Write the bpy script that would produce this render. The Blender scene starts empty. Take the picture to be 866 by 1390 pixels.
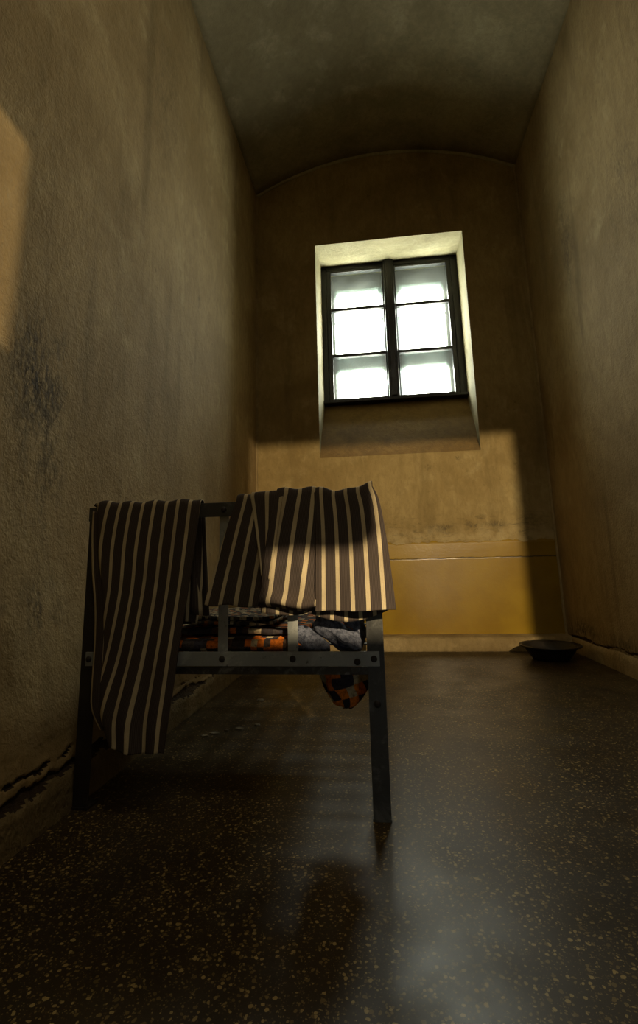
import bpy, bmesh, math, random
from mathutils import Vector, Matrix, noise
random.seed(7)
C = bpy.context.scene.collection
sc = bpy.context.scene
PI = math.pi

# ------------------------------------------------------------------ helpers
def nz(x, y=0.0, z=0.0):
    return noise.noise(Vector((x, y, z)))

def mesh_obj(name, verts, faces, mats, parent=None, smooth=False, uvs=None, mat_idx=None):
    me = bpy.data.meshes.new(name)
    me.from_pydata([tuple(v) for v in verts], [], faces)
    if not isinstance(mats, (list, tuple)):
        mats = [mats]
    for m in mats:
        me.materials.append(m)
    if uvs is not None:
        lay = me.uv_layers.new(name='UVMap')
        for lp in me.loops:
            lay.data[lp.index].uv = uvs[lp.vertex_index]
    if mat_idx is not None:
        for p, k in zip(me.polygons, mat_idx):
            p.material_index = k
    if smooth:
        for p in me.polygons:
            p.use_smooth = True
    me.update()
    o = bpy.data.objects.new(name, me)
    C.objects.link(o)
    if parent:
        o.parent = parent
    return o

class MB:
    """collects shapes that become one mesh"""
    def __init__(self):
        self.v, self.f = [], []
    def add(self, vs, fs):
        b = len(self.v)
        self.v += [tuple(p) for p in vs]
        self.f += [tuple(i + b for i in f) for f in fs]
    def box(self, x0, x1, y0, y1, z0, z1, bev=0.0):
        bm = bmesh.new()
        bmesh.ops.create_cube(bm, size=1.0)
        for p in bm.verts:
            p.co = Vector(((x0 + x1) / 2 + p.co.x * (x1 - x0), (y0 + y1) / 2 + p.co.y * (y1 - y0),
                           (z0 + z1) / 2 + p.co.z * (z1 - z0)))
        if bev:
            bmesh.ops.bevel(bm, geom=list(bm.edges), offset=bev, segments=2, affect='EDGES', profile=0.6)
        self.bm(bm)
    def bm(self, bm):
        bm.verts.index_update()
        self.add([p.co.copy() for p in bm.verts], [[q.index for q in f.verts] for f in bm.faces])
        bm.free()
    def tube(self, pts, r, n=8):
        pts = [Vector(p) for p in pts]
        vs, fs = [], []
        for i, p in enumerate(pts):
            d = (pts[min(i + 1, len(pts) - 1)] - pts[max(i - 1, 0)]).normalized()
            a = d.cross(Vector((0, 0, 1)) if abs(d.z) < .9 else Vector((0, 1, 0))).normalized()
            b = d.cross(a)
            for k in range(n):
                t = 2 * PI * k / n
                vs.append(p + a * (r * math.cos(t)) + b * (r * math.sin(t)))
        for i in range(len(pts) - 1):
            for k in range(n):
                fs.append((i * n + k, i * n + (k + 1) % n, (i + 1) * n + (k + 1) % n, (i + 1) * n + k))
        fs.append(tuple(range(n)))
        fs.append(tuple((len(pts) - 1) * n + k for k in reversed(range(n))))
        self.add(vs, fs)
    def lathe(self, prof, c, n=40):
        vs, fs = [], []
        for (r, z) in prof:
            for k in range(n):
                t = 2 * PI * k / n
                vs.append((c[0] + r * math.cos(t), c[1] + r * math.sin(t), c[2] + z))
        for i in range(len(prof) - 1):
            for k in range(n):
                fs.append((i * n + k, i * n + (k + 1) % n, (i + 1) * n + (k + 1) % n, (i + 1) * n + k))
        self.add(vs, fs)
    def prism_xz(self, poly, y0, y1):
        n = len(poly)
        vs = [(x, y0, z) for x, z in poly] + [(x, y1, z) for x, z in poly]
        fs = [tuple(range(n)), tuple(reversed(range(n, 2 * n)))]
        fs += [(i, i + n, (i + 1) % n + n, (i + 1) % n) for i in range(n)]
        self.add(vs, fs)
    def build(self, name, mat, parent=None, smooth=False):
        return mesh_obj(name, self.v, self.f, mat, parent, smooth)

def grid_mesh(nu, nv):
    return [(j * nu + i, j * nu + i + 1, (j + 1) * nu + i + 1, (j + 1) * nu + i)
            for j in range(nv - 1) for i in range(nu - 1)]

def tag(o, label=None, cat=None, group=None, kind=None):
    if label: o['label'] = label
    if cat: o['category'] = cat
    if group: o['group'] = group
    if kind: o['kind'] = kind
    return o

def empty(name, loc=(0, 0, 0)):
    o = bpy.data.objects.new(name, None)
    o.empty_display_size = .05
    o.location = loc
    C.objects.link(o)
    return o

def keep(o, parent):
    """parent a mesh built in world coordinates under a located empty"""
    o.parent = parent
    o.matrix_parent_inverse = Matrix.Translation(-Vector(parent.location))
    return o

def structure(o):
    o['kind'] = 'structure'
    return o

# ------------------------------------------------------------------ node helper
class N:
    def __init__(self, name):
        self.m = bpy.data.materials.new(name)
        self.m.use_nodes = True
        self.t = self.m.node_tree
        self.t.nodes.clear()
        self.out = self.t.nodes.new('ShaderNodeOutputMaterial')
    def n(self, typ, **kw):
        nd = self.t.nodes.new('ShaderNode' + typ)
        for k, v in kw.items():
            setattr(nd, k, v)
        return nd
    def link(self, a, b):
        self.t.links.new(a, b)
    def put(self, sock, v):
        if hasattr(v, 'node'):
            self.link(v, sock)
        else:
            if isinstance(v, (tuple, list)) and len(v) == 3 and sock.type == 'RGBA':
                v = (*v, 1)
            sock.default_value = v
    def obj(self):
        return self.n('TexCoord').outputs['Object']
    def uv(self):
        return self.n('TexCoord').outputs['UV']
    def sep(self, v):
        s = self.n('SeparateXYZ'); self.put(s.inputs[0], v)
        return s.outputs
    def mapping(self, v, scale=(1, 1, 1), loc=(0, 0, 0), rot=(0, 0, 0)):
        m = self.n('Mapping'); self.put(m.inputs['Vector'], v)
        m.inputs['Scale'].default_value = scale; m.inputs['Location'].default_value = loc
        m.inputs['Rotation'].default_value = rot
        return m.outputs[0]
    def noise(self, v, scale, detail=4, rough=.55, dist=0):
        x = self.n('TexNoise'); self.put(x.inputs['Vector'], v)
        x.inputs['Scale'].default_value = scale; x.inputs['Detail'].default_value = detail
        x.inputs['Roughness'].default_value = rough; x.inputs['Distortion'].default_value = dist
        return x.outputs['Fac']
    def math(self, op, a, b=0.0, c=0.0, clamp=False):
        x = self.n('Math', operation=op, use_clamp=clamp)
        self.put(x.inputs[0], a); self.put(x.inputs[1], b); self.put(x.inputs[2], c)
        return x.outputs[0]
    def ramp(self, v, a, b, lo=0.0, hi=1.0, smooth=True):
        x = self.n('MapRange'); x.clamp = True
        if smooth: x.interpolation_type = 'SMOOTHSTEP'
        self.put(x.inputs['Value'], v)
        x.inputs['From Min'].default_value = a; x.inputs['From Max'].default_value = b
        x.inputs['To Min'].default_value = lo; x.inputs['To Max'].default_value = hi
        return x.outputs[0]
    def mix(self, f, a, b, blend='MIX'):
        x = self.n('Mix', data_type='RGBA', blend_type=blend)
        self.put(x.inputs[0], f); self.put(x.inputs[6], a); self.put(x.inputs[7], b)
        return x.outputs[2]
    def bump(self, h, strength=.3, dist=.01):
        b = self.n('Bump'); self.put(b.inputs['Height'], h)
        b.inputs['Strength'].default_value = strength; b.inputs['Distance'].default_value = dist
        return b.outputs[0]
    def bsdf(self, color, rough=.8, spec=.3, normal=None, metal=0.0):
        p = self.n('BsdfPrincipled')
        self.put(p.inputs['Base Color'], color); self.put(p.inputs['Roughness'], rough)
        self.put(p.inputs['Metallic'], metal); self.put(p.inputs['Specular IOR Level'], spec)
        if normal is not None: self.link(normal, p.inputs['Normal'])
        self.link(p.outputs[0], self.out.inputs[0])
        return p

def srgb(r, g, b):
    return tuple(((c / 255) / 12.92 if c / 255 <= .04045 else ((c / 255 + .055) / 1.055) ** 2.4) for c in (r, g, b))

# ------------------------------------------------------------------ materials
def plaster(name, base, dark, pale, stain=None, streak=.5, extra=None, bump=.35):
    k = N(name); P = k.obj()
    big = k.noise(P, 1.1, 5, .6, .4)
    col = k.mix(k.ramp(big, .36, .66), dark, base)
    mid = k.noise(P, 4.5, 6, .62, .3)
    col = k.mix(k.ramp(mid, .52, .74, 0, .55), col, pale)
    st = k.noise(k.mapping(P, (5.5, 5.5, .7)), 1.0, 5, .6, .5)       # run marks down the wall
    col = k.mix(k.ramp(st, .53, .74, 0, streak), col, tuple(c * .45 for c in dark))
    fine = k.noise(k.mapping(P, (9, 9, 4)), 3.0, 7, .7, .6)
    col = k.mix(k.ramp(fine, .35, .65, 0, .30), col, tuple(c * .55 for c in dark))
    sp = k.noise(P, 26, 3, .5)
    col = k.mix(k.ramp(sp, .67, .76, 0, .35), col, tuple(c * .4 for c in dark))
    if stain:
        for (c, r, amt, tint) in stain:                              # sooty patches with their own place
            d = k.n('VectorMath', operation='DISTANCE')
            k.put(d.inputs[0], k.mapping(P, (1 / r[0], 1 / r[1], 1 / r[2])))
            d.inputs[1].default_value = (c[0] / r[0], c[1] / r[1], c[2] / r[2])
            m = k.ramp(d.outputs['Value'], 1.0, .0)
            nn = k.math('MULTIPLY', k.ramp(k.noise(k.mapping(P, (90, 90, 36)), 1.0, 5, .7, .2), .36, .60), k.ramp(k.noise(k.mapping(P, (14, 14, 6)), 1.0, 5, .65), .34, .58))
            col = k.mix(k.math('MULTIPLY', k.math('MULTIPLY', m, nn), amt), col, tint)
    h = k.math('ADD', k.math('MULTIPLY', k.noise(P, 55, 4, .6, .6), .6), k.math('MULTIPLY', k.noise(P, 11, 4, .6), .8))
    h = k.math('ADD', h, k.math('MULTIPLY', k.noise(k.mapping(P, (1, 1, .55), rot=(.5, .5, 0)), 150, 3, .65, .3), .35))
    if extra:
        col, h = extra(k, P, col, h)
    k.bsdf(col, .82, .22, k.bump(h, bump * 1.7, .012))
    return k.m

soot = srgb(38, 33, 28)
M_left = plaster('side_plaster_left', srgb(166, 144, 102), srgb(138, 116, 76), srgb(182, 163, 121), stain=[
    ((-.952, 1.20, 1.17), (.3, .22, .30), .95, soot), ((-.952, 1.24, .92), (.3, .2, .42), .6, soot),
    ((-.952, 1.235, .50), (.3, .15, .16), .75, soot), ((-.952, 2.39, 2.09), (.2, .05, .10), .8, soot),
    ((-.952, 1.9, 2.9), (.3, .3, .6), .3, soot)])
M_right = plaster('side_plaster_right', srgb(164, 143, 102), srgb(134, 113, 74), srgb(180, 162, 121), stain=[
    ((1.276, 2.93, 2.6), (.3, .17, .55), .6, soot), ((1.276, 2.2, 2.4), (.3, .4, .5), .35, soot),
    ((1.276, 3.4, .15), (.3, .5, .13), .9, soot), ((1.276, 2.8, .13), (.3, .4, .09), .8, soot)])
M_ceil = plaster('vault_plaster', srgb(152, 141, 110), srgb(123, 112, 84), srgb(164, 154, 126), streak=.25, bump=.2)
M_sill = plaster('sill_paint', srgb(126, 102, 58), srgb(100, 78, 42), srgb(140, 116, 72), streak=.4, bump=.25)
M_reveal = plaster('limewash', srgb(164, 156, 124), srgb(136, 127, 94), srgb(178, 171, 140), streak=.3, bump=.25)

def back_extra(k, P, col, h):
    s = k.sep(P)
    z, x = s[2], s[0]
    edge = k.math('ADD', z, k.math('MULTIPLY', k.math('SUBTRACT', k.noise(k.mapping(P, (1, 1, .3)), 9, 5, .6), .5), .085))
    # band of scuffed plaster just above the paint
    sc_ = k.math('MULTIPLY', k.ramp(z, 1.02, .86), k.ramp(k.noise(k.mapping(P, (6, 6, 16)), 1.6, 7, .7, .6), .5, .66))
    col = k.mix(k.math('MULTIPLY', sc_, .6), col, srgb(70, 62, 46))
    pale = k.math('MULTIPLY', k.ramp(z, .92, .80), k.ramp(k.noise(P, 8, 4, .6), .4, .6, .2, .8))
    col = k.mix(k.math('MULTIPLY', pale, .55), col, srgb(190, 172, 128))
    fac = k.ramp(edge, .762, .752)
    paint = k.mix(k.ramp(k.noise(P, 3.5, 4, .6), .35, .7), srgb(134, 104, 8), srgb(147, 117, 18))
    col = k.mix(fac, col, paint)
    # crack running along the wall inside the painted band
    cz = k.math('ABSOLUTE', k.math('SUBTRACT', k.math('ADD', z, k.math('MULTIPLY', k.math('SUBTRACT', k.noise(k.mapping(P, (1, 1, .05)), 12, 4, .7), .5), .02)), .637))
    crack = k.math('MULTIPLY', k.ramp(cz, .007, .0015), k.ramp(k.noise(k.mapping(P, (1, 1, .05)), 5, 3, .6), .38, .6, .1, 1))
    col = k.mix(k.math('MULTIPLY', crack, .85), col, srgb(45, 34, 18))
    h = k.math('SUBTRACT', h, k.math('MULTIPLY', crack, 1.2))
    h = k.mix(k.math('MULTIPLY', fac, .85), h, (.5, .5, .5))
    return col, h

M_back = plaster('end_plaster', srgb(160, 140, 94), srgb(132, 111, 68), srgb(178, 160, 114), streak=.4, extra=back_extra, stain=[
    ((.45, 3.68, .86), (.16, .3, .05), .8, soot), ((.86, 3.68, .88), (.14, .3, .04), .7, soot),
    ((.62, 3.68, 1.39), (.05, .3, .03), .7, soot), ((.40, 3.68, 1.33), (.05, .3, .04), .5, soot)], bump=.28)
# oil paint of the lower band is slightly glossy
def gloss_back():
    t = M_back.node_tree
    p = [n for n in t.nodes if n.type == 'BSDF_PRINCIPLED'][0]
    tc = t.nodes.new('ShaderNodeTexCoord'); sp = t.nodes.new('ShaderNodeSeparateXYZ')
    t.links.new(tc.outputs['Object'], sp.inputs[0])
    for sock, lo, hi in (('Roughness', .26, .85), ('Specular IOR Level', .5, .2)):
        mr = t.nodes.new('ShaderNodeMapRange')
        t.links.new(sp.outputs[2], mr.inputs['Value'])
        mr.inputs['From Min'].default_value = .74; mr.inputs['From Max'].default_value = .765
        mr.inputs['To Min'].default_value = lo; mr.inputs['To Max'].default_value = hi
        t.links.new(mr.outputs[0], p.inputs[sock])
gloss_back()

M_foot = plaster('foot_plaster', srgb(142, 124, 86), srgb(104, 88, 58), srgb(156, 138, 100), streak=.6, bump=.6)
M_plinth = plaster('skirting_plaster', srgb(172, 152, 108), srgb(128, 108, 70), srgb(186, 168, 126), streak=.6, bump=.5)
M_groove = plaster('crumbled_plaster', srgb(74, 58, 38), srgb(44, 34, 23), srgb(100, 82, 56), streak=.5, bump=.9)

def terrazzo():
    k = N('terrazzo'); P = k.obj()
    w = k.n('TexNoise'); k.put(w.inputs['Vector'], P); w.inputs['Scale'].default_value = 45
    ad = k.n('VectorMath', operation='MULTIPLY_ADD')
    k.link(w.outputs['Color'], ad.inputs[0]); ad.inputs[1].default_value = (.012, .012, 0); k.link(P, ad.inputs[2])
    def chips(scale, size, keep):
        v = k.n('TexVoronoi'); k.link(ad.outputs[0], v.inputs['Vector']); v.inputs['Scale'].default_value = scale
        s = k.sep(v.outputs['Color'])
        thr = k.math('MULTIPLY', s[1], size)
        on = k.math('LESS_THAN', v.outputs['Distance'], k.math('ADD', thr, size * .35))
        return k.math('MULTIPLY', on, k.math('GREATER_THAN', s[0], keep)), s[2]
    a, ca = chips(120, .34, .22)
    b, cb = chips(260, .36, .30)
    base = k.mix(k.ramp(k.noise(P, 1.6, 5, .6), .35, .7), srgb(45, 36, 22), srgb(61, 50, 32))
    ccol = k.mix(ca, srgb(100, 83, 48), srgb(158, 136, 86))
    col = k.mix(k.math('MULTIPLY', b, .55), base, k.mix(cb, srgb(80, 62, 36), srgb(140, 120, 76)))
    col = k.mix(k.math('MULTIPLY', a, .85), col, ccol)
    dirt = k.ramp(k.noise(P, 3.2, 6, .65, .5), .45, .7, 0, .6)
    col = k.mix(dirt, col, srgb(34, 28, 20))
    rough = k.ramp(k.noise(P, 5, 5, .6), .3, .7, .33, .46)
    k.bsdf(col, rough, .17, k.bump(k.noise(P, 70, 3), .06, .004))
    return k.m
M_floor = terrazzo()

def iron(name, base, wear, amt=.5, rough=.5, metal=.35):
    k = N(name); P = k.obj()
    n1 = k.noise(P, 18, 6, .68, .6)
    col = k.mix(k.ramp(n1, .5, .7, 0, amt), base, wear)
    col = k.mix(k.ramp(k.noise(P, 60, 4, .6), .6, .75, 0, .7), col, srgb(36, 26, 18))
    k.bsdf(col, k.ramp(n1, .35, .7, rough - .1, rough + .15), .45, k.bump(k.noise(P, 90, 3), .15, .003), metal)
    return k.m
M_iron = iron('grey_iron', srgb(58, 58, 55), srgb(108, 108, 102), .6, .5, .25)
M_iron_lit = iron('lit_iron', srgb(136, 139, 136), srgb(180, 180, 172), .6, .42, .3)  # lightened iron: cool light on lower rail and slats put into the colour
M_iron_worn = iron('worn_iron', srgb(56, 54, 50), srgb(128, 128, 122), .8, .48, .3)
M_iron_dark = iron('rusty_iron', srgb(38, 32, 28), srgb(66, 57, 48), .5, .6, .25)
M_frame = iron('window_paint', srgb(14, 11, 11), srgb(30, 25, 24), .4, .4, 0)
M_enamel = iron('dark_enamel', srgb(36, 31, 25), srgb(64, 54, 42), .6, .5, .1)
M_corr = plaster('corridor_plaster', srgb(62, 54, 40), srgb(48, 42, 30), srgb(72, 64, 48))
M_blocker = iron('blocker_paint', srgb(70, 66, 50), srgb(96, 90, 72), .5, .6, 0)

def striped():
    k = N('striped_drill'); U = k.sep(k.uv())
    fr = k.math('FRACT', U[0])
    d = k.math('ABSOLUTE', k.math('SUBTRACT', fr, .5))
    wob = k.math('MULTIPLY', k.math('SUBTRACT', k.noise(k.uv(), 40, 2), .5), .02)
    s = k.ramp(k.math('ADD', d, wob), .150, .128)
    tw = k.math('SINE', k.math('MULTIPLY', U[0], 2 * PI * 11))          # fine rib of the weave
    dark = k.mix(k.ramp(tw, -.8, .8), srgb(56, 49, 45), srgb(76, 67, 61))
    pale = k.mix(k.noise(k.uv(), 60, 3), srgb(166, 150, 116), srgb(196, 180, 146))
    col = k.mix(s, dark, pale)
    col = k.mix(k.ramp(k.noise(k.obj(), 9, 5, .6), .4, .75, 0, .35), col, srgb(60, 48, 36))
    h = k.math('ADD', k.math('MULTIPLY', tw, .3), k.noise(k.obj(), 260, 2))
    k.bsdf(col, .92, .12, k.bump(h, .25, .0015))
    return k.m
M_stripe = striped()

def plaid(name, nx, ny, pal):
    k = N(name)
    U = k.n('VectorMath', operation='MULTIPLY'); k.link(k.uv(), U.inputs[0]); U.inputs[1].default_value = (nx, ny, 0)
    w = k.n('TexNoise'); k.put(w.inputs['Vector'], k.uv()); w.inputs['Scale'].default_value = 60
    ad = k.n('VectorMath', operation='MULTIPLY_ADD')
    k.link(w.outputs['Color'], ad.inputs[0]); ad.inputs[1].default_value = (.25, .25, 0); k.link(U.outputs[0], ad.inputs[2])
    fl = k.n('VectorMath', operation='FLOOR'); k.link(ad.outputs[0], fl.inputs[0])
    wn = k.n('TexWhiteNoise', noise_dimensions='2D'); k.link(fl.outputs[0], wn.inputs['Vector'])
    cr = k.n('ValToRGB'); cr.color_ramp.interpolation = 'CONSTANT'
    els = cr.color_ramp.elements
    while len(els) < len(pal): els.new(.5)
    for e, (p, c) in zip(els, pal): e.position = p; e.color = (*c, 1)
    k.link(wn.outputs['Value'], cr.inputs[0])
    col = k.mix(k.ramp(k.noise(k.obj(), 120, 4, .7), .4, .7, 0, .6), cr.outputs[0], srgb(30, 25, 22))
    k.bsdf(col, .95, .1, k.bump(k.noise(k.obj(), 170, 3), .6, .004))
    return k.m
PAL = [(0, srgb(52, 46, 46)), (.26, srgb(76, 68, 64)), (.44, srgb(206, 112, 36)), (.63, srgb(84, 64, 50)), (.75, srgb(196, 178, 140)), (.90, srgb(60, 58, 66))]
M_plaid = plaid('checked_wool', 1.0, 1.0, PAL)
M_fringe = plaid('woven_edge', 1.0, 1.0, [(0, srgb(40, 36, 32)), (.4, srgb(150, 134, 104)), (.7, srgb(70, 60, 48)), (.9, srgb(140, 84, 40))])
M_tail = plaid('checked_wool_bold', 1.0, 1.0, [(0, srgb(48, 44, 46)), (.34, srgb(214, 120, 30)), (.62, srgb(56, 52, 54)), (.80, srgb(178, 160, 122))])
def greywool():
    k = N('grey_wool'); U = k.sep(k.uv())
    col = k.mix(k.ramp(k.noise(k.obj(), 90, 5, .7), .35, .65), srgb(58, 61, 72), srgb(106, 109, 122))
    def band(c, w):
        return k.ramp(k.math('ABSOLUTE', k.math('SUBTRACT', U[1], c)), w, w * .7)
    col = k.mix(band(.30, .035), col, srgb(190, 92, 34))
    col = k.mix(band(.66, .035), col, srgb(176, 84, 34))
    col = k.mix(band(.48, .05), col, srgb(120, 124, 122))
    col = k.mix(band(.82, .03), col, srgb(50, 56, 76))
    k.bsdf(col, .95, .1, k.bump(k.noise(k.obj(), 170, 3), .6, .004))
    return k.m
M_wool = greywool()
M_flake = plaster('flaked_paint', srgb(150, 140, 118), srgb(120, 110, 90), srgb(170, 160, 140))

def pane_mat():
    k = N('hazy_glass'); P = k.obj()
    tr = k.n('BsdfTransparent'); tr.inputs[0].default_value = (.95, .98, .97, 1)
    tl = k.n('BsdfTranslucent'); tl.inputs[0].default_value = (.80, .86, .84, 1)
    gl = k.n('BsdfGlossy'); gl.inputs['Roughness'].default_value = .12; gl.inputs[0].default_value = (.8, .85, .85, 1)
    m1 = k.n('MixShader'); k.put(m1.inputs[0], k.ramp(k.noise(P, 5, 5, .6), .3, .7, .010, .022))
    k.link(tr.outputs[0], m1.inputs[1]); k.link(tl.outputs[0], m1.inputs[2])
    m2 = k.n('MixShader'); m2.inputs[0].default_value = .05
    k.link(m1.outputs[0], m2.inputs[1]); k.link(gl.outputs[0], m2.inputs[2])
    k.link(m2.outputs[0], k.out.inputs[0])
    return k.m
M_pane = pane_mat()
def film_mat():
    k = N('milky_film'); P = k.obj()
    tr = k.n('BsdfTransparent'); tr.inputs[0].default_value = (.95, .97, .95, 1)
    tl = k.n('BsdfTranslucent'); tl.inputs[0].default_value = (.84, .85, .76, 1)
    m1 = k.n('MixShader'); k.put(m1.inputs[0], k.ramp(k.noise(k.mapping(P, (3, 1, 8)), 1.5, 4, .6), .3, .7, .012, .045))
    k.link(tr.outputs[0], m1.inputs[1]); k.link(tl.outputs[0], m1.inputs[2])
    k.link(m1.outputs[0], k.out.inputs[0])
    return k.m
M_film = film_mat()
def blur_mat():
    k = N('blur_sheets')
    tr = k.n('BsdfTransparent'); tr.inputs[0].default_value = (.41, .44, .43, 1)
    tl = k.n('BsdfTranslucent'); tl.inputs[0].default_value = (.5, .54, .5, 1)
    m1 = k.n('MixShader'); m1.inputs[0].default_value = .016
    k.link(tr.outputs[0], m1.inputs[1]); k.link(tl.outputs[0], m1.inputs[2]); k.link(m1.outputs[0], k.out.inputs[0])
    return k.m
M_blur = blur_mat()

# ------------------------------------------------------------------ room shell (metres)
XL, XR, YB, ZS = -.952, 1.276, 3.68, 3.872
APEX = 4.165
XC = (XL + XR) / 2
half = (XR - XL) / 2
sag = APEX - ZS
RAD = (half * half + sag * sag) / (2 * sag)
def arch(x):
    return math.sqrt(max(0, RAD * RAD - (x - XC) ** 2)) - (RAD - sag) + ZS
YF = -.70                       # inner face of the wall behind the camera

# floor
fl = MB(); fl.box(-1.7, 2.0, -3.0, 4.75, -.08, 0)
structure(fl.build('floor', M_floor))

def frange(a, b, s):
    n = max(1, int(round((b - a) / s)))
    return [a + (b - a) * i / n for i in range(n + 1)]

# left wall: plain plaster plane with slight undulation, a little thickness outwards
def side_wall(name, X, sgn, mat, crack=None):
    ys = frange(YF - .1, YB + .02, .02)
    zs = [-.02] + frange(.0, .24, .007) + frange(.3, ZS + .02, .09)
    vs, fs, mi = [], [], []
    for z in zs:
        for y in ys:
            und = .006 * nz(y * 1.3, z * 1.1, X * 7) if z < ZS - .15 and y < YB - .2 else 0
            d = und
            if crack:
                zc = crack(y) + .018 * nz(y * 7, 3, X) + .009 * nz(y * 25, 5, X)
                wd = max(0, .006 + .010 * nz(y * 6, 8, X))
                if abs(z - zc) < wd: d -= .009
            vs.append((X + sgn * d, y, z))
    nu = len(ys)
    fs = grid_mesh(nu, len(zs))
    for f in fs:
        c = sum((Vector(vs[i]) for i in f), Vector()) / 4
        k = 0
        if crack:
            zc = crack(c.y) + .018 * nz(c.y * 7, 3, X) + .009 * nz(c.y * 25, 5, X)
            if abs(c.z - zc) < max(0, .006 + .010 * nz(c.y * 6, 8, X)): k = 1
        mi.append(k)
    o = mesh_obj(name, vs, fs, [mat, M_groove], smooth=False, mat_idx=mi)
    s = o.modifiers.new('thickness', 'SOLIDIFY'); s.thickness = .12; s.offset = 1 if sgn < 0 else -1
    return structure(o)
side_wall('wall_left', XL, 1, M_left)
side_wall('wall_right', XR, -1, M_right, crack=lambda y: .098 + .03 * max(0, (3.3 - y)) )

# left skirting: thick rough plaster foot with a broken, cracked top
def left_foot():
    ys = frange(YF, 3.66, .009)
    zs = [-.01] + frange(.0, .19, .0042) + frange(.20, .30, .02) + frange(.34, .95, .06)
    def base_x(z):
        if z > .10: return -.956 + .118 * (max(0, .95 - z) / .85) ** 1.7
        return -.824 + .010 * (1 - max(z, 0) / .10) - .010 * max(0, (z - .07) / .03)
    vs, dep = [], []
    for z in zs:
        for y in ys:
            zc = .098 + .016 * nz(y * 3.1, 1.5) + .012 * nz(y * 13, 4) + .010 * nz(y * 31, 6)
            wd = max(.001, .010 + .016 * nz(y * 5, 8.8) + .010 * nz(y * 24, 3)) * (1 + .8 * nz(y * 40, z * 90))
            d = max(0, 1 - abs(z - zc) / wd)
            zc2 = zc + .034 + .012 * nz(y * 7, 2.2)
            wd2 = max(.001, .009 * nz(y * 2.6, 5.5) + .006 * nz(y * 19, 7) + .006 * nz(y * 45, z * 80))
            d = min(1, max(d, max(0, 1 - abs(z - zc2) / wd2)) * 2)
            if z > .2: d = 0
            fade = min(1, max(0, (.9 - z) / .1)) if z < 3.4 else 0
            x = base_x(z) + (.005 * nz(y * 4, z * 9, 2) + .002 * nz(y * 30, z * 60, 5)) * fade - .011 * d
            vs.append((x, y, z)); dep.append(d)
    nu = len(ys)
    fs = grid_mesh(nu, len(zs)); mi = []
    for f in fs:
        d = sum(dep[q] for q in f) / 4; zc = sum(vs[q][2] for q in f) / 4; yc = vs[f[0]][1]
        mi.append(1 if d > .3 else (0 if zc < .098 + .016 * nz(yc * 3.1, 1.5) else 2))
    return structure(mesh_obj('baseboard_left', vs, fs, [M_foot, M_groove, M_left], smooth=True, mat_idx=mi))
left_foot()

def right_foot():
    ys = frange(YF, 3.66, .02)
    prof = [(1.262, -.01), (1.262, .05), (1.264, .075), (1.274, .088), (1.282, .09)]
    vs = [(x + .003 * nz(y * 8, z * 20, 3), y, z + (.03 * max(0, 3.3 - y) + .012 * nz(y * 7, 3, 1)) * (z > .02)) for x, z in prof for y in ys]
    return structure(mesh_obj('baseboard_right', vs, grid_mesh(len(ys), len(prof)), M_plinth, smooth=True))
right_foot()

def back_foot():
    xs = frange(XL, XR, .02)
    prof = [(3.555, -.02), (3.558, .03), (3.56, .078), (3.568, .088), (3.60, .094), (3.69, .100)]
    vs = [(x, y + .004 * nz(x * 9, z * 20, 3), z + (.003 * nz(x * 6, y * 3)) * (z > .02)) for y, z in prof for x in xs]
    return structure(mesh_obj('baseboard_back', vs, grid_mesh(len(xs), len(prof)), M_plinth, smooth=True))
back_foot()

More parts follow.
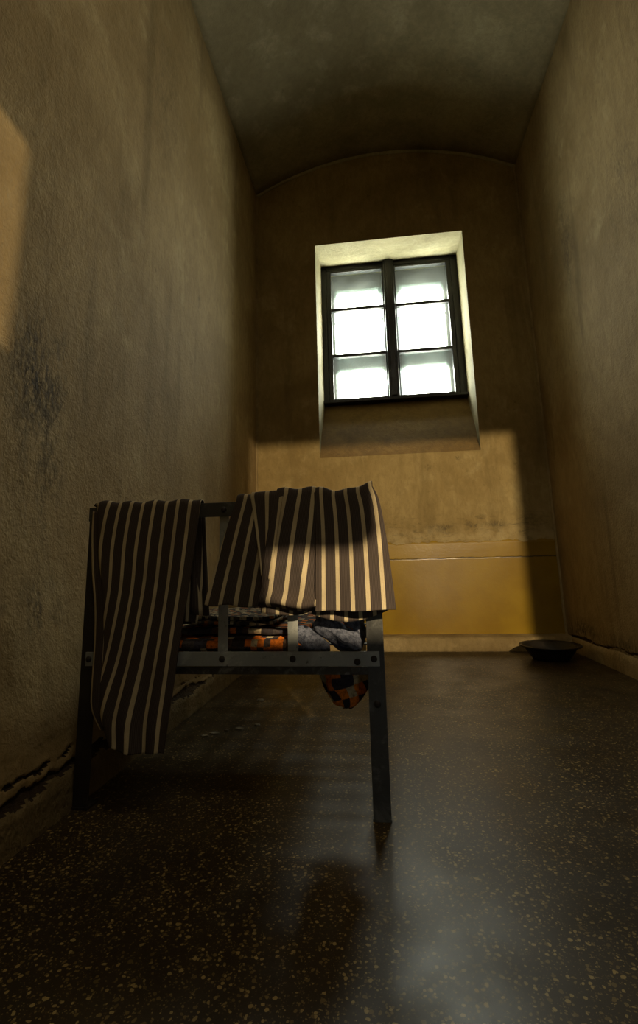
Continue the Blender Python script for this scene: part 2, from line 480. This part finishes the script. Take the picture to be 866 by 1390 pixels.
# end wall with the deep window opening (reveal kept in the same wall)
HX0, HX1, HZ0, HZ1 = -.435, .80, 1.445, 3.325
WY = 4.18
WX0, WX1, WZ0, WZ1 = -.437, .835, 2.055, 3.44
def back_wall():
    xs = frange(XL - .02, HX0, .06)[:-1] + frange(HX0, HX1, .07)[:-1] + frange(HX1, XR + .02, .06)
    zl = frange(-.02, HZ0, .09)[:-1] + frange(HZ0, HZ1, .09)
    rows = [[z] * len(xs) for z in zl]
    for t in (.25, .5, .75, 1.0):
        rows.append([HZ1 + (max(arch(min(max(x, XL), XR)), ZS) + .015 - HZ1) * t for x in xs])
    vs = []
    for r in rows:
        for x, z in zip(xs, r):
            e = max(max(HX0 - x, x - HX1), max(HZ0 - z, z - HZ1), 0)
            vs.append((x, YB + .004 * nz(x * 2, z * 2, 9) * min(1, e / .1), z))
    nu = len(xs); fs = []; mi = []
    for f in grid_mesh(nu, len(rows)):
        c = sum((Vector(vs[i]) for i in f), Vector()) / 4
        if HX0 < c.x < HX1 and HZ0 < c.z < HZ1: continue
        fs.append(f); mi.append(0)
    def quad(a, b, c, d, k, n=10):
        base = len(vs)
        a, b, c, d = map(Vector, (a, b, c, d))
        for j in range(n + 1):
            for i in range(n + 1):
                u, v = i / n, j / n
                p = a.lerp(b, u).lerp(d.lerp(c, u), v)
                w = .006 * nz(p.x * 5, p.y * 5, p.z * 5) * (4 * v * (1 - v))
                vs.append(p + Vector((w, 0, w)))
        for f in grid_mesh(n + 1, n + 1):
            fs.append(tuple(q + base for q in f)); mi.append(k)
    F = [(HX0, YB, HZ0), (HX1, YB, HZ0), (HX1, YB, HZ1), (HX0, YB, HZ1)]
    B = [(WX0, WY, WZ0), (WX1, WY, WZ0), (WX1, WY, WZ1), (WX0, WY, WZ1)]
    quad(F[0], F[1], B[1], B[0], 2)      # steep sill, browner paint
    quad(F[1], F[2], B[2], B[1], 1)
    quad(F[2], F[3], B[3], B[2], 1)
    quad(F[3], F[0], B[0], B[3], 1)
    B2 = [(WX0 - .02, 4.62, WZ0 - .05), (WX1 + .02, 4.62, WZ0 - .05), (WX1 + .02, 4.62, WZ1 + .02), (WX0 - .02, 4.62, WZ1 + .02)]
    for i in range(4):
        quad(B[i], B[(i + 1) % 4], B2[(i + 1) % 4], B2[i], 1, 4)
    return structure(mesh_obj('wall_back', vs, fs, [M_back, M_reveal, M_sill], mat_idx=mi))
back_wall()

# barrel vault
def vault():
    xs = frange(XL - .02, XR + .02, .06); ys = frange(-1.0, YB + .02, .12)
    vs = [(x, y, arch(min(max(x, XL), XR)) + .006 * nz(x * 2, y * 1.5, 4) * (XL + .1 < x < XR - .1)) for y in ys for x in xs]
    o = mesh_obj('ceiling', vs, grid_mesh(len(xs), len(ys)), M_ceil, smooth=True)
    s = o.modifiers.new('thickness', 'SOLIDIFY'); s.thickness = .12; s.offset = 1
    return structure(o)
vault()

# raised plaster bead where vault and side walls meet the end wall
tb = MB()
tb.tube([(x, YB - .004, arch(x) - .004 + .003 * nz(x * 9)) for x in frange(XL + .005, XR - .005, .05)], .015)
structure(tb.build('trim_1', M_reveal, smooth=True))
for i, (x, zt) in enumerate(((XL + .004, ZS), (XR - .004, ZS))):
    tb = MB()
    tb.tube([(x + .004 * nz(z * 5, i), YB - .004, z) for z in frange(.1, zt, .06)], .011)
    structure(tb.build('trim_%d' % (i + 2), M_plinth, smooth=True))

# wall behind the camera, openings shaped to cut the beams; corridor beyond it
OX0, OX1, LZ = .488, 1.1746, 1.993
fw = MB()
fw.box(-1.10, -.10, YF - .1, YF, 0, 4.3)
fw.box(-.10, OX0, YF - .1, YF, 0, 1.77)
fw.box(OX1, 1.45, YF - .1, YF, 0, 4.3)
fw.box(-.10, OX1, YF - .1, YF, LZ, 4.3)
structure(fw.build('wall_front', M_left))
dl = MB()
hx0, hz0, hz1 = .720, 1.545, 1.624
DX = .813                       # free edge of the blocker
dl.box(OX0, .60, YF - .015, YF + .015, 0, 1.985)
dl.box(.60, hx0, YF - .015, YF + .015, .34, 1.985)
dl.box(hx0, .84, YF - .015, YF + .015, .34, hz0)
dl.box(hx0, DX, YF - .015, YF + .015, hz1, 1.985)
dl.box(.84, OX1, YF - .015, YF + .015, .34, 1.70)
structure(dl.build('beam_blocker_1', M_blocker))  # added unseen slab, its gaps cut to shape the corridor light
co = MB()
co.box(-1.6, -1.5, -2.95, YF - .1, 0, 2.7); co.box(1.85, 1.95, -2.95, YF - .1, 0, 2.7)
co.box(-1.6, 1.95, -3.0, -2.9, 0, 2.7); co.box(-1.6, 1.95, -2.95, YF - .05, 2.65, 2.75)
co.box(-1.6, -1.09, YF - .1, YF - .05, 0, 2.7); co.box(1.44, 1.95, YF - .1, YF - .05, 0, 2.7)
structure(co.build('wall_corridor', M_corr))

# ------------------------------------------------------------------ window
win = structure(empty('window_1', (.2, WY, WZ0)))
def wpart(mb, name, mat, parent=win, smooth=False):
    o = mb.build(name, mat, None, smooth)
    if parent is win:
        return keep(o, win)
    o.parent = parent
    return o
fr = MB()
fr.box(WX0 - .01, -.388, WY - .03, WY + .06, WZ0 - .01, 3.43, .006)
fr.box(.772, WX1 + .01, WY - .03, WY + .06, WZ0 - .01, 3.43, .006)
fr.box(-.388, .772, WY - .03, WY + .06, 3.388, 3.46, .006)
fr.box(-.388, .772, WY - .03, WY + .06, WZ0 - .01, WZ0 + .02, .004)
wpart(fr, 'window_frame', M_frame)
sb = MB(); sb.box(-.438, .845, WY - .10, WY + .0, 2.036, 2.058, .005)
wpart(sb, 'window_sill', M_frame)
mu = MB(); mu.box(.150, .247, WY - .062, WY - .018, 2.06, 3.43, .012); mu.box(.172, .225, WY - .078, WY - .06, 2.08, 3.44, .006)
wpart(mu, 'mullion', M_frame)
for (a, b, ga, gb) in ((-.388, .197, -.347, .137), (.199, .772, .262, .733)):
    s = MB()
    z0, z1, g0, g1 = 2.075, 3.388, 2.098, 3.363
    s.box(a, ga, WY - .026, WY + .02, z0, z1, .004); s.box(gb, b, WY - .026, WY + .02, z0, z1, .004)
    s.box(ga, gb, WY - .026, WY + .02, z0, g0, .004); s.box(ga, gb, WY - .026, WY + .02, g1, z1, .004)
    so = wpart(s, 'sash', M_frame)
    zb = [2.516, 2.978]
    for z in zb:
        g = MB(); g.prism_xz([(ga, z - .014), (gb, z - .014), (gb, z + .014), (ga, z + .014)], WY - .024, WY + .016)
        wpart(g, 'glazing_bar', M_frame, so)
    ed = [g0, zb[0], zb[1], g1]
    for q in range(3):
        p = MB(); p.box(ga - .004, gb + .004, WY - .002, WY + .002, ed[q] + .01 * (q > 0), ed[q + 1] - .01 * (q < 2))
        po = wpart(p, 'pane', M_pane, so)
        po['label'] = 'hazy whitened glass pane'
# outer casement beyond the milky film
oc = MB()
oy = 4.40
oc.box(WX0 - .02, -.345, oy, oy + .05, WZ0 - .05, WZ1 + .02); oc.box(.745, WX1 + .02, oy, oy + .05, WZ0 - .05, WZ1 + .02)
oc.box(-.345, .745, oy, oy + .05, 3.36, WZ1 + .02); oc.box(-.345, .745, oy, oy + .05, WZ0 - .05, 2.10)
wpart(oc, 'outer_casement', M_reveal)
# added tinted sheets stepped back from each opening, imitating blurred casement bars
lay = MB()
for q in range(7):
    y = 4.345 + .006 * q; e = .013 * q
    def wavy(x0, x1, z0, z1, sd, n=24):
        vs = []
        for j in range(3):
            for i in range(n + 1):
                u = i / n
                z = z0 + (z1 - z0) * j / 2 + (.010 * nz(u * 5, sd, q * .3) + .005 * nz(u * 14, sd, q * .8)) * (z1 - z0 < .5)
                vs.append((x0 + (x1 - x0) * u, y + .004 * nz(u * 4, j, sd), z))
        lay.add(vs, grid_mesh(n + 1, 3))
    wavy(WX0 - .02, -.305 - e * .8, 2.0, 3.46, 1, 4); wavy(.700 + e * .9, WX1 + .02, 2.0, 3.46, 2, 4)
    wavy(.10 + e, .32 - e, 2.0, 3.46, 6, 4)
    wavy(WX0, WX1, 3.17 + e * 2.2, 3.46, 3); wavy(WX0, WX1, 2.41 + e * .9, 2.60 - e * .3, 4)
    if q > 3: wavy(WX0, WX1, 2.86 + .02 * q, 2.975, 5)
wpart(lay, 'blur_sheets', M_blur)
# hanging film with slack folds at its top edge
xs = frange(WX0 + .005, WX1 - .005, .02); zs = frange(WZ0 + .002, 3.42, .02)
vs = []
for z in zs:
    for x in xs:
        t = max(0, (z - 2.95) / .45)
        w = t * (.030 * math.sin(z * 34 + 3.0 * (x - .2) ** 2 * 6 + 2.2 * nz(x * 3, z * 2)) + .02 * nz(x * 4, z * 6, 2)) + .006 * nz(x * 4, z * 4, 7)
        vs.append((x, WY + .125 + w, z))
film = mesh_obj('plastic_sheet', vs, grid_mesh(len(xs), len(zs)), M_film, smooth=True)
keep(film, win); film['label'] = 'milky hanging sheet behind the glass'

# ------------------------------------------------------------------ iron bed
bed = tag(empty('bed', (-.41, 2.2, 0)), 'old grey iron single bed frame against the left wall, hung with striped clothes', 'bed')
def bpart(mb, name, mat, smooth=False, parent=bed):
    o = mb.build(name, mat, None, smooth)
    if parent is bed: return keep(o, bed)
    o.parent = parent
    return o
def post(x_out, sgn, y, mat, flip=1, ztop=.775):
    """angle iron post: face flange towards the bed end, side flange along the bed"""
    m = MB(); w = .043; t = .005
    a, b = sorted((x_out, x_out - sgn * w))
    m.box(a, b, *sorted((y, y + flip * t)), 0, ztop, .0015)
    c, d = sorted((x_out, x_out - sgn * t))
    m.box(c, d, *sorted((y + flip * t, y + flip * .042)), 0, ztop, .0015)
    a2, b2 = sorted((x_out + sgn * .001, x_out - sgn * (w + .001)))
    m.box(a2, b2, *sorted((y - flip * .002, y + flip * .044)), 0, .006)
    return bpart(m, 'leg', mat)
YH, YE = 1.272, 3.08
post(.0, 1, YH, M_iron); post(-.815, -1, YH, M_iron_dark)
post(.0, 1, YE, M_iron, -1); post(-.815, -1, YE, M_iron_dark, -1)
def end_frame(y, f):
    ya, yb = sorted((y, y - f * .005))
    m = MB(); m.box(-.815, -.002, ya, yb, .741, .780, .0015)
    top = bpart(m, 'top_rail', M_iron)
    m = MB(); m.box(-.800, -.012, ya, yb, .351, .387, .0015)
    low = bpart(m, 'lower_rail', M_iron_lit)
    m = MB(); m.box(-.772, -.040, *sorted((y + f * .001, y + f * .006)), .330, .349, .0015)
    m.box(-.772, -.046, *sorted((y + f * .006, y + f * .035)), .330, .334, .001)
    bpart(m, 'end_angle', M_iron_worn)
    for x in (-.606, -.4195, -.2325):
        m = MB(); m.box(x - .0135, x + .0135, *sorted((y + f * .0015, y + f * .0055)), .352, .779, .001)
        bpart(m, 'slat', M_iron_lit)
    return top, low
top_rail, low_rail = end_frame(YH, 1)
end_frame(YE, -1)
def bolt(x, z, y, r=.0085, parent=None, mat=M_iron_dark):
    m = MB()
    bm = bmesh.new()
    bmesh.ops.create_uvsphere(bm, u_segments=12, v_segments=6, radius=1)
    for p in bm.verts: p.co = Vector((x + p.co.x * r, y + p.co.z * r * .55, z + p.co.y * r))
    m.bm(bm)
    return bpart(m, 'bolt', mat, True, parent or bed)
yb = YH - .005
for x, z in ((-.4195, .369), (-.2325, .369), (-.606, .369), (-.026, .369), (-.068, .362), (-.4195, .760), (-.2325, .760), (-.606, .760), (-.790, .369)):
    bolt(x, z, yb)
bolt(-.074, .340, YH, .007); bolt(-.022, .262, YH, .009)
# corner lug bolted at the right post
m = MB(); m.box(-.085, -.062, YH - .004, YH + .001, .334, .350, .002)
bpart(m, 'lug', M_iron_worn)
for x in (-.012, -.803):
    m = MB()
    m.box(x - .003, x + .003, YH + .045, YE - .045, .345, .387, .001)
    m.box(min(x, x + (-.03 if x > -.4 else .03)), max(x, x + (-.03 if x > -.4 else .03)), YH + .045, YE - .045, .345, .350, .001)
    bpart(m, 'side_rail', M_iron_dark)
m = MB()
for x in frange(-.74, -.24, .1):
    m.box(x - .012, x + .012, YH + .03, YE - .03, .352, .355)
for y in frange(1.42, 2.95, .17):
    m.box(-.80, -.016, y - .012, y + .012, .355, .358)
bpart(m, 'bed_base', M_iron_dark)

# ------------------------------------------------------------------ draped striped clothes
def interp(poly, t):
    """smooth position on a polyline [(x, z)...] at parameter t by point index"""
    n = len(poly) - 1
    s = min(max(t, 0), 1) * n
    i = min(int(s), n - 1); f = s - i
    p0, p1, p2, p3 = poly[max(i - 1, 0)], poly[i], poly[i + 1], poly[min(i + 2, n)]
    return tuple(.5 * (2 * b + (c - a) * f + (2 * a - 5 * b + 4 * c - d) * f * f + (3 * b - a - 3 * c + d) * f ** 3)
                 for a, b, c, d in zip(p0, p1, p2, p3))

def drape_grid(L, R, y_top, y_bot, u0, u1, fold, nu=60, nv=60, back=.0, back_skew=0.0, topf=None, botf=None, seed=0, wraptop=True, ret=0.0):
    """front fall from rail top to hem, then over the rail and down behind it"""
    ua, ub = (u0 if isinstance(u0, tuple) else (u0, u0)), (u1 if isinstance(u1, tuple) else (u1, u1))
    rows = []
    for j in range(nv + 1):                       # bottom -> top
        t = 1 - j / nv
        l, r = interp(L, t), interp(R, t)
        row = []
        for i in range(nu + 1):
            u = i / nu
            x = l[0] + (r[0] - l[0]) * u; z = l[1] + (r[1] - l[1]) * u
            if topf: z += topf(u) * (1 - t) ** 2
            if botf: z += botf(u) * t ** 3
            y = y_top + (y_bot - y_top) * t + fold(u, t) * min(1, .1 + t * 1.6)
            if ret: y += ret * max(0, 1 - u / .06) ** 2
            p0 = ua[0] + (ua[1] - ua[0]) * t; p1 = ub[0] + (ub[1] - ub[0]) * t
            row.append((x, y, z, p0 + (p1 - p0) * u, t))
        rows.append(row)
    if wraptop:
        top = rows[-1]
        yr = 1.272; 
        for k in range(1, 8):                     # over the rail
            a = PI * k / 7
            yc = (y_top + 1.291) / 2; ra = (1.291 - y_top) / 2
            rows.append([(x, yc - ra * math.cos(a), z + ra * .8 * math.sin(a), uu, -.02 * k) for (x, y, z, uu, tt) in top])
        last = rows[-1]
        nb = 14
        for k in range(1, nb + 1):
            d = back * k / nb
            rows.append([(x + back_skew * k / nb, y + .004 + .008 * math.sin(uu * 5 + seed) * min(1, k / 4) + .004 * min(1, k / 4), z - d, uu, -.16 - d) for (x, y, z, uu, tt) in last])
    vs = [(p[0], p[1], p[2]) for r in rows for p in r]
    uv = [(p[3], p[4]) for r in rows for p in r]
    return vs, grid_mesh(nu + 1, len(rows)), uv

def cloth(name, pieces, thick=.0032):
    V, F, U = [], [], []
    for vs, fs, uv in pieces:
        b = len(V)
        V += vs; U += uv; F += [tuple(i + b for i in f) for f in fs]
    o = mesh_obj(name, V, F, M_stripe, smooth=True, uvs=U)
    s = o.modifiers.new('thickness', 'SOLIDIFY'); s.thickness = thick; s.offset = 0
    return o

# A: the long one at the left
A_L = [(-.796, .778), (-.788, .672), (-.764, .556), (-.753, .458), (-.749, .365), (-.748, .30), (-.739, .235), (-.708, .170)]
A_R = [(-.483, .782), (-.492, .680), (-.504, .575), (-.515, .485), (-.525, .395), (-.534, .300), (-.541, .225), (-.546, .160)]
fA = lambda u, t: .009 * math.sin(u * 8.5 + 1.6 * t + .5) * t + .005 * math.sin(u * 19 + t * 3) * t - .012 * t * u
g1 = drape_grid(A_L, A_R, 1.258, 1.232, (-.8, 3.85), (8.37, 8.15), fA, 90, 80, back=.30, back_skew=.02,
                topf=lambda u: .006 * math.exp(-((u - .12) / .08) ** 2) - .004 * u + .003 * math.sin(u * 25),
                botf=lambda u: -.014 * math.sin(u * PI), seed=1, ret=.022)
# turned under edge at its left
A2_L = [(-.800, .768), (-.800, .70), (-.792, .60), (-.778, .50), (-.772, .40), (-.770, .31), (-.764, .25), (-.735, .20)]
A2_R = [(-.735, .770), (-.725, .70), (-.705, .60), (-.700, .50), (-.70, .40), (-.70, .31), (-.69, .24), (-.66, .19)]
g2 = drape_grid(A2_L, A2_R, 1.262, 1.252, 1.5, -.4, lambda u, t: .006 * math.sin(u * 5 + 4 * t), 24, 50, wraptop=False)
# inner fall hanging behind the rail, seen beside the front one
g3 = drape_grid([(-.60, .77), (-.59, .66), (-.58, .55), (-.57, .47)], [(-.487, .77), (-.484, .68), (-.489, .57), (-.503, .468)],
                1.294, 1.300, 2.2, -.55, lambda u, t: .006 * math.sin(u * 7 + t), 30, 40, wraptop=False, botf=lambda u: -.012 * u)
A = tag(cloth('striped_trousers', [g1, g2, g3]), 'long dark striped prison cloth hanging lowest, at the left end of the bed rail', 'clothing', 'striped prison clothes over the bed rail')

# B: short dark piece in the middle, leaning to the left
B_L = [(-.380, .785), (-.409, .698), (-.438, .599), (-.464, .508)]
B_R = [(-.255, .792), (-.268, .700), (-.285, .600), (-.300, .500)]
g = drape_grid(B_L, B_R, 1.258, 1.247, (.75, .33), (4.6, 4.5), lambda u, t: .004 * math.sin(u * 9 + 2 * t) * t, 50, 44, back=.22, seed=2,
               topf=lambda u: .002 * math.sin(u * 17), botf=lambda u: -.003 * math.sin(u * 12))
B = tag(cloth('striped_jacket', [g]), 'short dark striped cloth with slanting stripes, partly under the pieces to its right', 'clothing', 'striped prison clothes over the bed rail')

# C: paler leg with a curled hem, wedge of a fold showing at its left
C_L = [(-.268, .796), (-.289, .708), (-.301, .617), (-.312, .500)]
C_R = [(-.163, .795), (-.162, .690), (-.162, .590), (-.164, .498)]
fC = lambda u, t: (.006 * math.sin(u * 6.5 + .4) - .010 * math.exp(-((u - .74 - .06 * math.sin(t * 9)) / .10) ** 2) * t * t - .016 * math.exp(-((t - .93) / .05) ** 2) + .012 * max(0, (t - .95) / .05))
g1 = drape_grid(C_L, C_R, 1.254, 1.228, (-.2, -.1), (2.62, 3.5), fC, 60, 60, back=.2, seed=3, topf=lambda u: .003 * math.sin(u * 9),
                botf=lambda u: .004 * math.sin(u * 7) - .004 * u)
g2 = drape_grid([(-.290, .785), (-.300, .70), (-.305, .61), (-.310, .487)], [(-.165, .785), (-.167, .69), (-.170, .59), (-.176, .484)], 1.259, 1.244, .3, 4.0,
                lambda u, t: .003 * math.sin(u * 8), 40, 40, wraptop=False, botf=lambda u: -.006 * math.sin(u * PI) )
g3 = drape_grid([(-.340, .789), (-.330, .735), (-.320, .670), (-.308, .580)], [(-.250, .793), (-.258, .735), (-.268, .670), (-.285, .570)], 1.255, 1.240, .4, 2.6,
                lambda u, t: .004 * math.sin(u * 5), 30, 40, back=.15, seed=4)
Cc = tag(cloth('striped_shirt', [g1, g2, g3]), 'paler striped cloth with a curled hem, second piece from the right on the rail', 'clothing', 'striped prison clothes over the bed rail')

# D: right hand piece, the widest at its hem
D_L = [(-.166, .793), (-.163, .690), (-.164, .590), (-.165, .490)]
D_R = [(-.011, .803), (.005, .765), (.018, .680), (.027, .585), (.034, .491)]
def fD(u, t):
    return (.006 * math.sin(u * 7 + .6) * (.4 + t) - .008 * math.exp(-((u - .02) / .04) ** 2)
            + .012 * math.exp(-((u - .50 + .05 * t) / .07) ** 2) * (1 - t) ** 1.2 - .012 * t * t)
g1 = drape_grid(D_L, D_R, 1.254, 1.232, (-.05, -.03), (4.7, 5.3), fD, 80, 60, back=.28, seed=5,
                topf=lambda u: -.013 * math.sin(u * PI) ** 2 + .003 * math.sin(u * 14), botf=lambda u: .001 * math.sin(u * 9))
g2 = drape_grid([(-.150, .78), (-.165, .68), (-.180, .58), (-.195, .487)], [(-.015, .785), (-.004, .68), (.004, .58), (.014, .487)], 1.260, 1.250, .6, 6.4,
                lambda u, t: .004 * math.sin(u * 8 + 1), 60, 40, wraptop=False, botf=lambda u: -.025 * math.sin(u * PI))
D = tag(cloth('striped_trousers', [g1, g2]), 'striped cloth flaring to its straight hem, rightmost on the bed rail beside the lit wall', 'clothing', 'striped prison clothes over the bed rail')

# ------------------------------------------------------------------ blankets
def serpentine(name, layers, x0, x1, y0, y1, z0, mat, wob=.006, seed=0, su=22, sv=22):
    """one woollen blanket folded back and forth: rounded folds at both ends"""
    path = []
    z = z0
    for k, h in enumerate(layers):
        a, b = (y0, y1) if k % 2 == 0 else (y1, y0)
        off = .014 * math.sin(k * 2.3 + seed)
        for q in range(15):
            path.append((a + (b - a) * q / 14 + (off if (k % 2 == 0) == (q < 7) else 0), z + h / 2))
        if k < len(layers) - 1:
            nzv = (h + layers[k + 1]) / 2
            for q in range(1, 7):
                an = PI * q / 7
                path.append((b + off * (0 if k % 2 == 0 else 1) + (1 if k % 2 == 0 else -1) * nzv * .55 * math.sin(an), z + h / 2 + nzv * (1 - math.cos(an)) / 2))
        z += h
    nu = 60
    vs, uv = [], []
    s = 0
    for j, (y, zz) in enumerate(path):
        if j: s += math.hypot(y - path[j - 1][0], zz - path[j - 1][1])
        for i in range(nu + 1):
            u = i / nu
            x = x0 + (x1 - x0) * u
            w = wob * (nz(x * 7, y * 5, zz * 30 + seed) + .5 * nz(x * 22, y * 9, zz * 40 + seed))
            vs.append((x + wob * nz(y * 9, zz * 50, seed), y + w, zz + w * .7 + .004 * nz(x * 9, y * 4, seed)))
            uv.append((x * su, s * sv))
    o = mesh_obj(name, vs, grid_mesh(nu + 1, len(path)), mat, smooth=True, uvs=uv)
    sm = o.modifiers.new('thickness', 'SOLIDIFY'); sm.thickness = min(layers) * .78; sm.offset = 0
    return o
bl = tag(serpentine('folded_blanket', [.019, .021, .019, .022], -.765, -.205, 1.308, 1.95, .362, M_plaid, seed=1, su=58, sv=62),
         'folded dark blanket with orange and cream checks, on the bed under the striped clothes', 'blanket')
# hanging corner of the same blanket, sagging through below the rail
def sag_corner():
    nu, nv = 44, 30
    vs, uv = [], []
    for j in range(nv + 1):
        v = j / nv
        for i in range(nu + 1):
            a = 2 * PI * i / nu
            prof = math.sin(min(1, .18 + v * .82) * PI * .5) if v < 1 else 1
            rr = (math.cos(v * PI / 2) ** .36)
            x = -.116 + .012 * (1 - v) + math.cos(a) * .070 * rr + .008 * nz(a * 1.3, v * 3)
            y = 1.385 + math.sin(a) * .060 * rr
            z = .352 - .128 * v - .018 * (math.cos(a) * .4) * v
            f = .007 * math.sin(a * 4 + v * 5) * rr
            vs.append((x + f * math.cos(a), y + f * math.sin(a), z))
            uv.append((a * 2.1 - v * 2.4, v * 4.2 + a * .55))
    return mesh_obj('hanging_corner', vs, grid_mesh(nu + 1, nv + 1), M_tail, smooth=True, uvs=uv)
hc = sag_corner(); hc.parent = bl
hc['label'] = 'boldly checked orange and black corner sagging below the rail'
# woven edge lying on top
te = serpentine('woven_edge', [.010, .010], -.56, -.29, 1.318, 1.60, .452, M_fringe, wob=.010, seed=4, su=110, sv=90)
te.parent = bl; te['label'] = 'pale speckled woven edge'

def lumpy_fold(name, pts, r0, mat, flat=.75, seed=0):
    """thick rolled fold of wool along a path"""
    n = 28
    vs, uv = [], []
    pts = [Vector(p) for p in pts]
    fine = []
    for k in range(len(pts) - 1):
        for q in range(8): fine.append(pts[k].lerp(pts[k + 1], q / 8))
    fine.append(pts[-1])
    for j, p in enumerate(fine):
        t = j / (len(fine) - 1)
        d = (fine[min(j + 1, len(fine) - 1)] - fine[max(j - 1, 0)]).normalized()
        a = d.cross(Vector((0, 0, 1))).normalized(); b = a.cross(d).normalized()
        endr = min(1, math.sqrt(max(0.0, 1 - (2 * t - 1) ** 6)) + .02)
        for i in range(n + 1):
            an = 2 * PI * i / n
            r = r0 * endr * (1 + .16 * math.sin(an * 3 + t * 6 + seed) + .25 * nz(math.cos(an) * 1.5, math.sin(an) * 1.5, t * 3 + seed))
            vs.append(p + a * (r * math.cos(an)) + b * (r * math.sin(an) * flat)); uv.append((t * 1.0, i / n * 1.0))
    return mesh_obj(name, vs, grid_mesh(n + 1, len(fine)), mat, smooth=True, uvs=uv)
gb = tag(empty('bunched_blanket', (-.12, 1.40, .36)), 'bunched blue-grey woollen blanket with thin orange stripes, at the right end of the bed', 'blanket')
for (pts, r, sd) in (([(-.238, 1.316, .436), (-.195, 1.310, .410), (-.14, 1.312, .382)], .027, 1.0),
                     ([(-.178, 1.335, .462), (-.135, 1.322, .438), (-.095, 1.318, .408), (-.058, 1.326, .382)], .037, 3.3),
                     ([(-.19, 1.41, .44), (-.12, 1.40, .448), (-.05, 1.39, .446)], .042, 5.1),
                     ([(-.10, 1.35, .458), (-.07, 1.345, .440), (-.050, 1.345, .405)], .026, 2.2)):
    keep(lumpy_fold('fold', pts, r, M_wool, .8, sd), gb)

# ------------------------------------------------------------------ basin in the far right corner
bc = (1.03, 3.285, 0)
ba = tag(empty('basin', bc), 'dark shallow enamel basin on the floor in the far right corner', 'basin')
m = MB()
prof = [(.001, .0), (.095, .0), (.105, .004), (.130, .035), (.152, .070), (.168, .080), (.176, .081), (.177, .085), (.168, .087), (.152, .080), (.128, .042), (.100, .010), (.001, .007)]
m.lathe(prof, bc, 48)
keep(m.build('bowl', M_enamel, None, True), ba)
m = MB(); m.tube([(bc[0] + .176 * math.cos(a), bc[1] + .176 * math.sin(a), .084) for a in frange(0, 2 * PI, .15)], .005, 8)
keep(m.build('rim', M_enamel, None, True), ba)

# ------------------------------------------------------------------ plaster flakes under the bed
for k, (x, y, s) in enumerate(((-.557, 1.902, .016), (-.634, 1.849, .018), (-.662, 1.816, .012), (-.60, 1.885, .010), (-.575, 2.30, .014), (-.50, 1.95, .010))):
    m = MB(); n = 7
    ring = [(x + s * (1 + .35 * nz(i * 1.7, k)) * math.cos(2 * PI * i / n) * 1.3, y + s * (1 + .35 * nz(i * 2.3, k, 5)) * math.sin(2 * PI * i / n) * .8) for i in range(n)]
    m.add([(a, b, 0.0005) for a, b in ring] + [(x + (a - x) * .8, y + (b - y) * .8, .005 + .002 * nz(a * 90, b * 90)) for a, b in ring],
          [tuple(range(n, 2 * n))] + [(i, (i + 1) % n, (i + 1) % n + n, i + n) for i in range(n)])
    tag(m.build('plaster_flake', M_flake), 'tiny pale plaster flake on the dark floor under the bed', 'debris', 'plaster flakes under the bed')

# ------------------------------------------------------------------ light
w = bpy.data.worlds.new('overcast'); sc.world = w; w.use_nodes = True
bg = w.node_tree.nodes['Background']
bg.inputs[0].default_value = (1.0, .955, .84, 1); bg.inputs[1].default_value = 37.0
pl = bpy.data.lights.new('window_portal', 'AREA'); pl.shape = 'RECTANGLE'; pl.size = 1.35; pl.size_y = 1.5
pl.cycles.is_portal = True
po = bpy.data.objects.new('window_portal', pl); po.location = (.2, 4.63, 2.74); po.rotation_euler = (PI / 2, 0, PI)
po.rotation_euler = (-PI / 2, 0, 0)
C.objects.link(po)

def lamp(name, typ, loc, energy, color, **kw):
    l = bpy.data.lights.new(name, typ); l.energy = energy; l.color = color
    for k, v in kw.items(): setattr(l, k, v)
    o = bpy.data.objects.new(name, l); o.location = loc; C.objects.link(o)
    return o
sl = lamp('corridor_lamp', 'SPOT', (1.2, -1.6, 2.07), 800, (1.0, .78, .47), shadow_soft_size=.009, spot_size=math.radians(104), spot_blend=.62)
sl.rotation_euler = Vector((.08, 1, -.12)).to_track_quat('-Z', 'Y').to_euler()
lamp('fill_light', 'AREA', (.16, .1, 3.80), 13, (1.0, .90, .68), shape='DISK', size=.9)  # added fill light out of view, brightens the side walls
fl_ = lamp('corridor_daylight', 'AREA', (1.15, -1.6, .19), 3.5, (.80, .92, 1.0), shape='RECTANGLE', size=.5, size_y=.24)
fl_.rotation_euler = Vector((-.12, 1, .03)).to_track_quat('-Z', 'Y').to_euler()

# ------------------------------------------------------------------ camera
r = (0.99192242, -0.04517345, -0.11852964); d = (0.12469183, 0.17577041, 0.97650228); u = (-0.02327797, -0.98339418, 0.17998337)
right = Vector((r[0], d[0], u[0])); up = -Vector((r[1], d[1], u[1])); back = -Vector((r[2], d[2], u[2]))
cam = bpy.data.cameras.new('camera')
cam.sensor_fit = 'VERTICAL'; cam.sensor_height = 36; cam.sensor_width = 36 * 866 / 1390
cam.lens = 650 / 1390 * 36
cam.shift_y = -45 / 1390
cam.clip_start = .02
co_ = bpy.data.objects.new('camera', cam)
mw = Matrix((right, up, back)).transposed().to_4x4(); mw.translation = (0, 0, .6)
co_.matrix_world = mw
C.objects.link(co_)
sc.camera = co_
sc.view_settings.view_transform = 'Standard'
sc.view_settings.look = 'None'
sc.view_settings.gamma = 1
sc.view_settings.use_curve_mapping = False
sc.view_settings.exposure = 0.0
sc.cycles.max_bounces = 10
sc.cycles.diffuse_bounces = 6
sc.cycles.transparent_max_bounces = 24
sc.cycles.sample_clamp_indirect = 4
sc.cycles.use_denoising = True
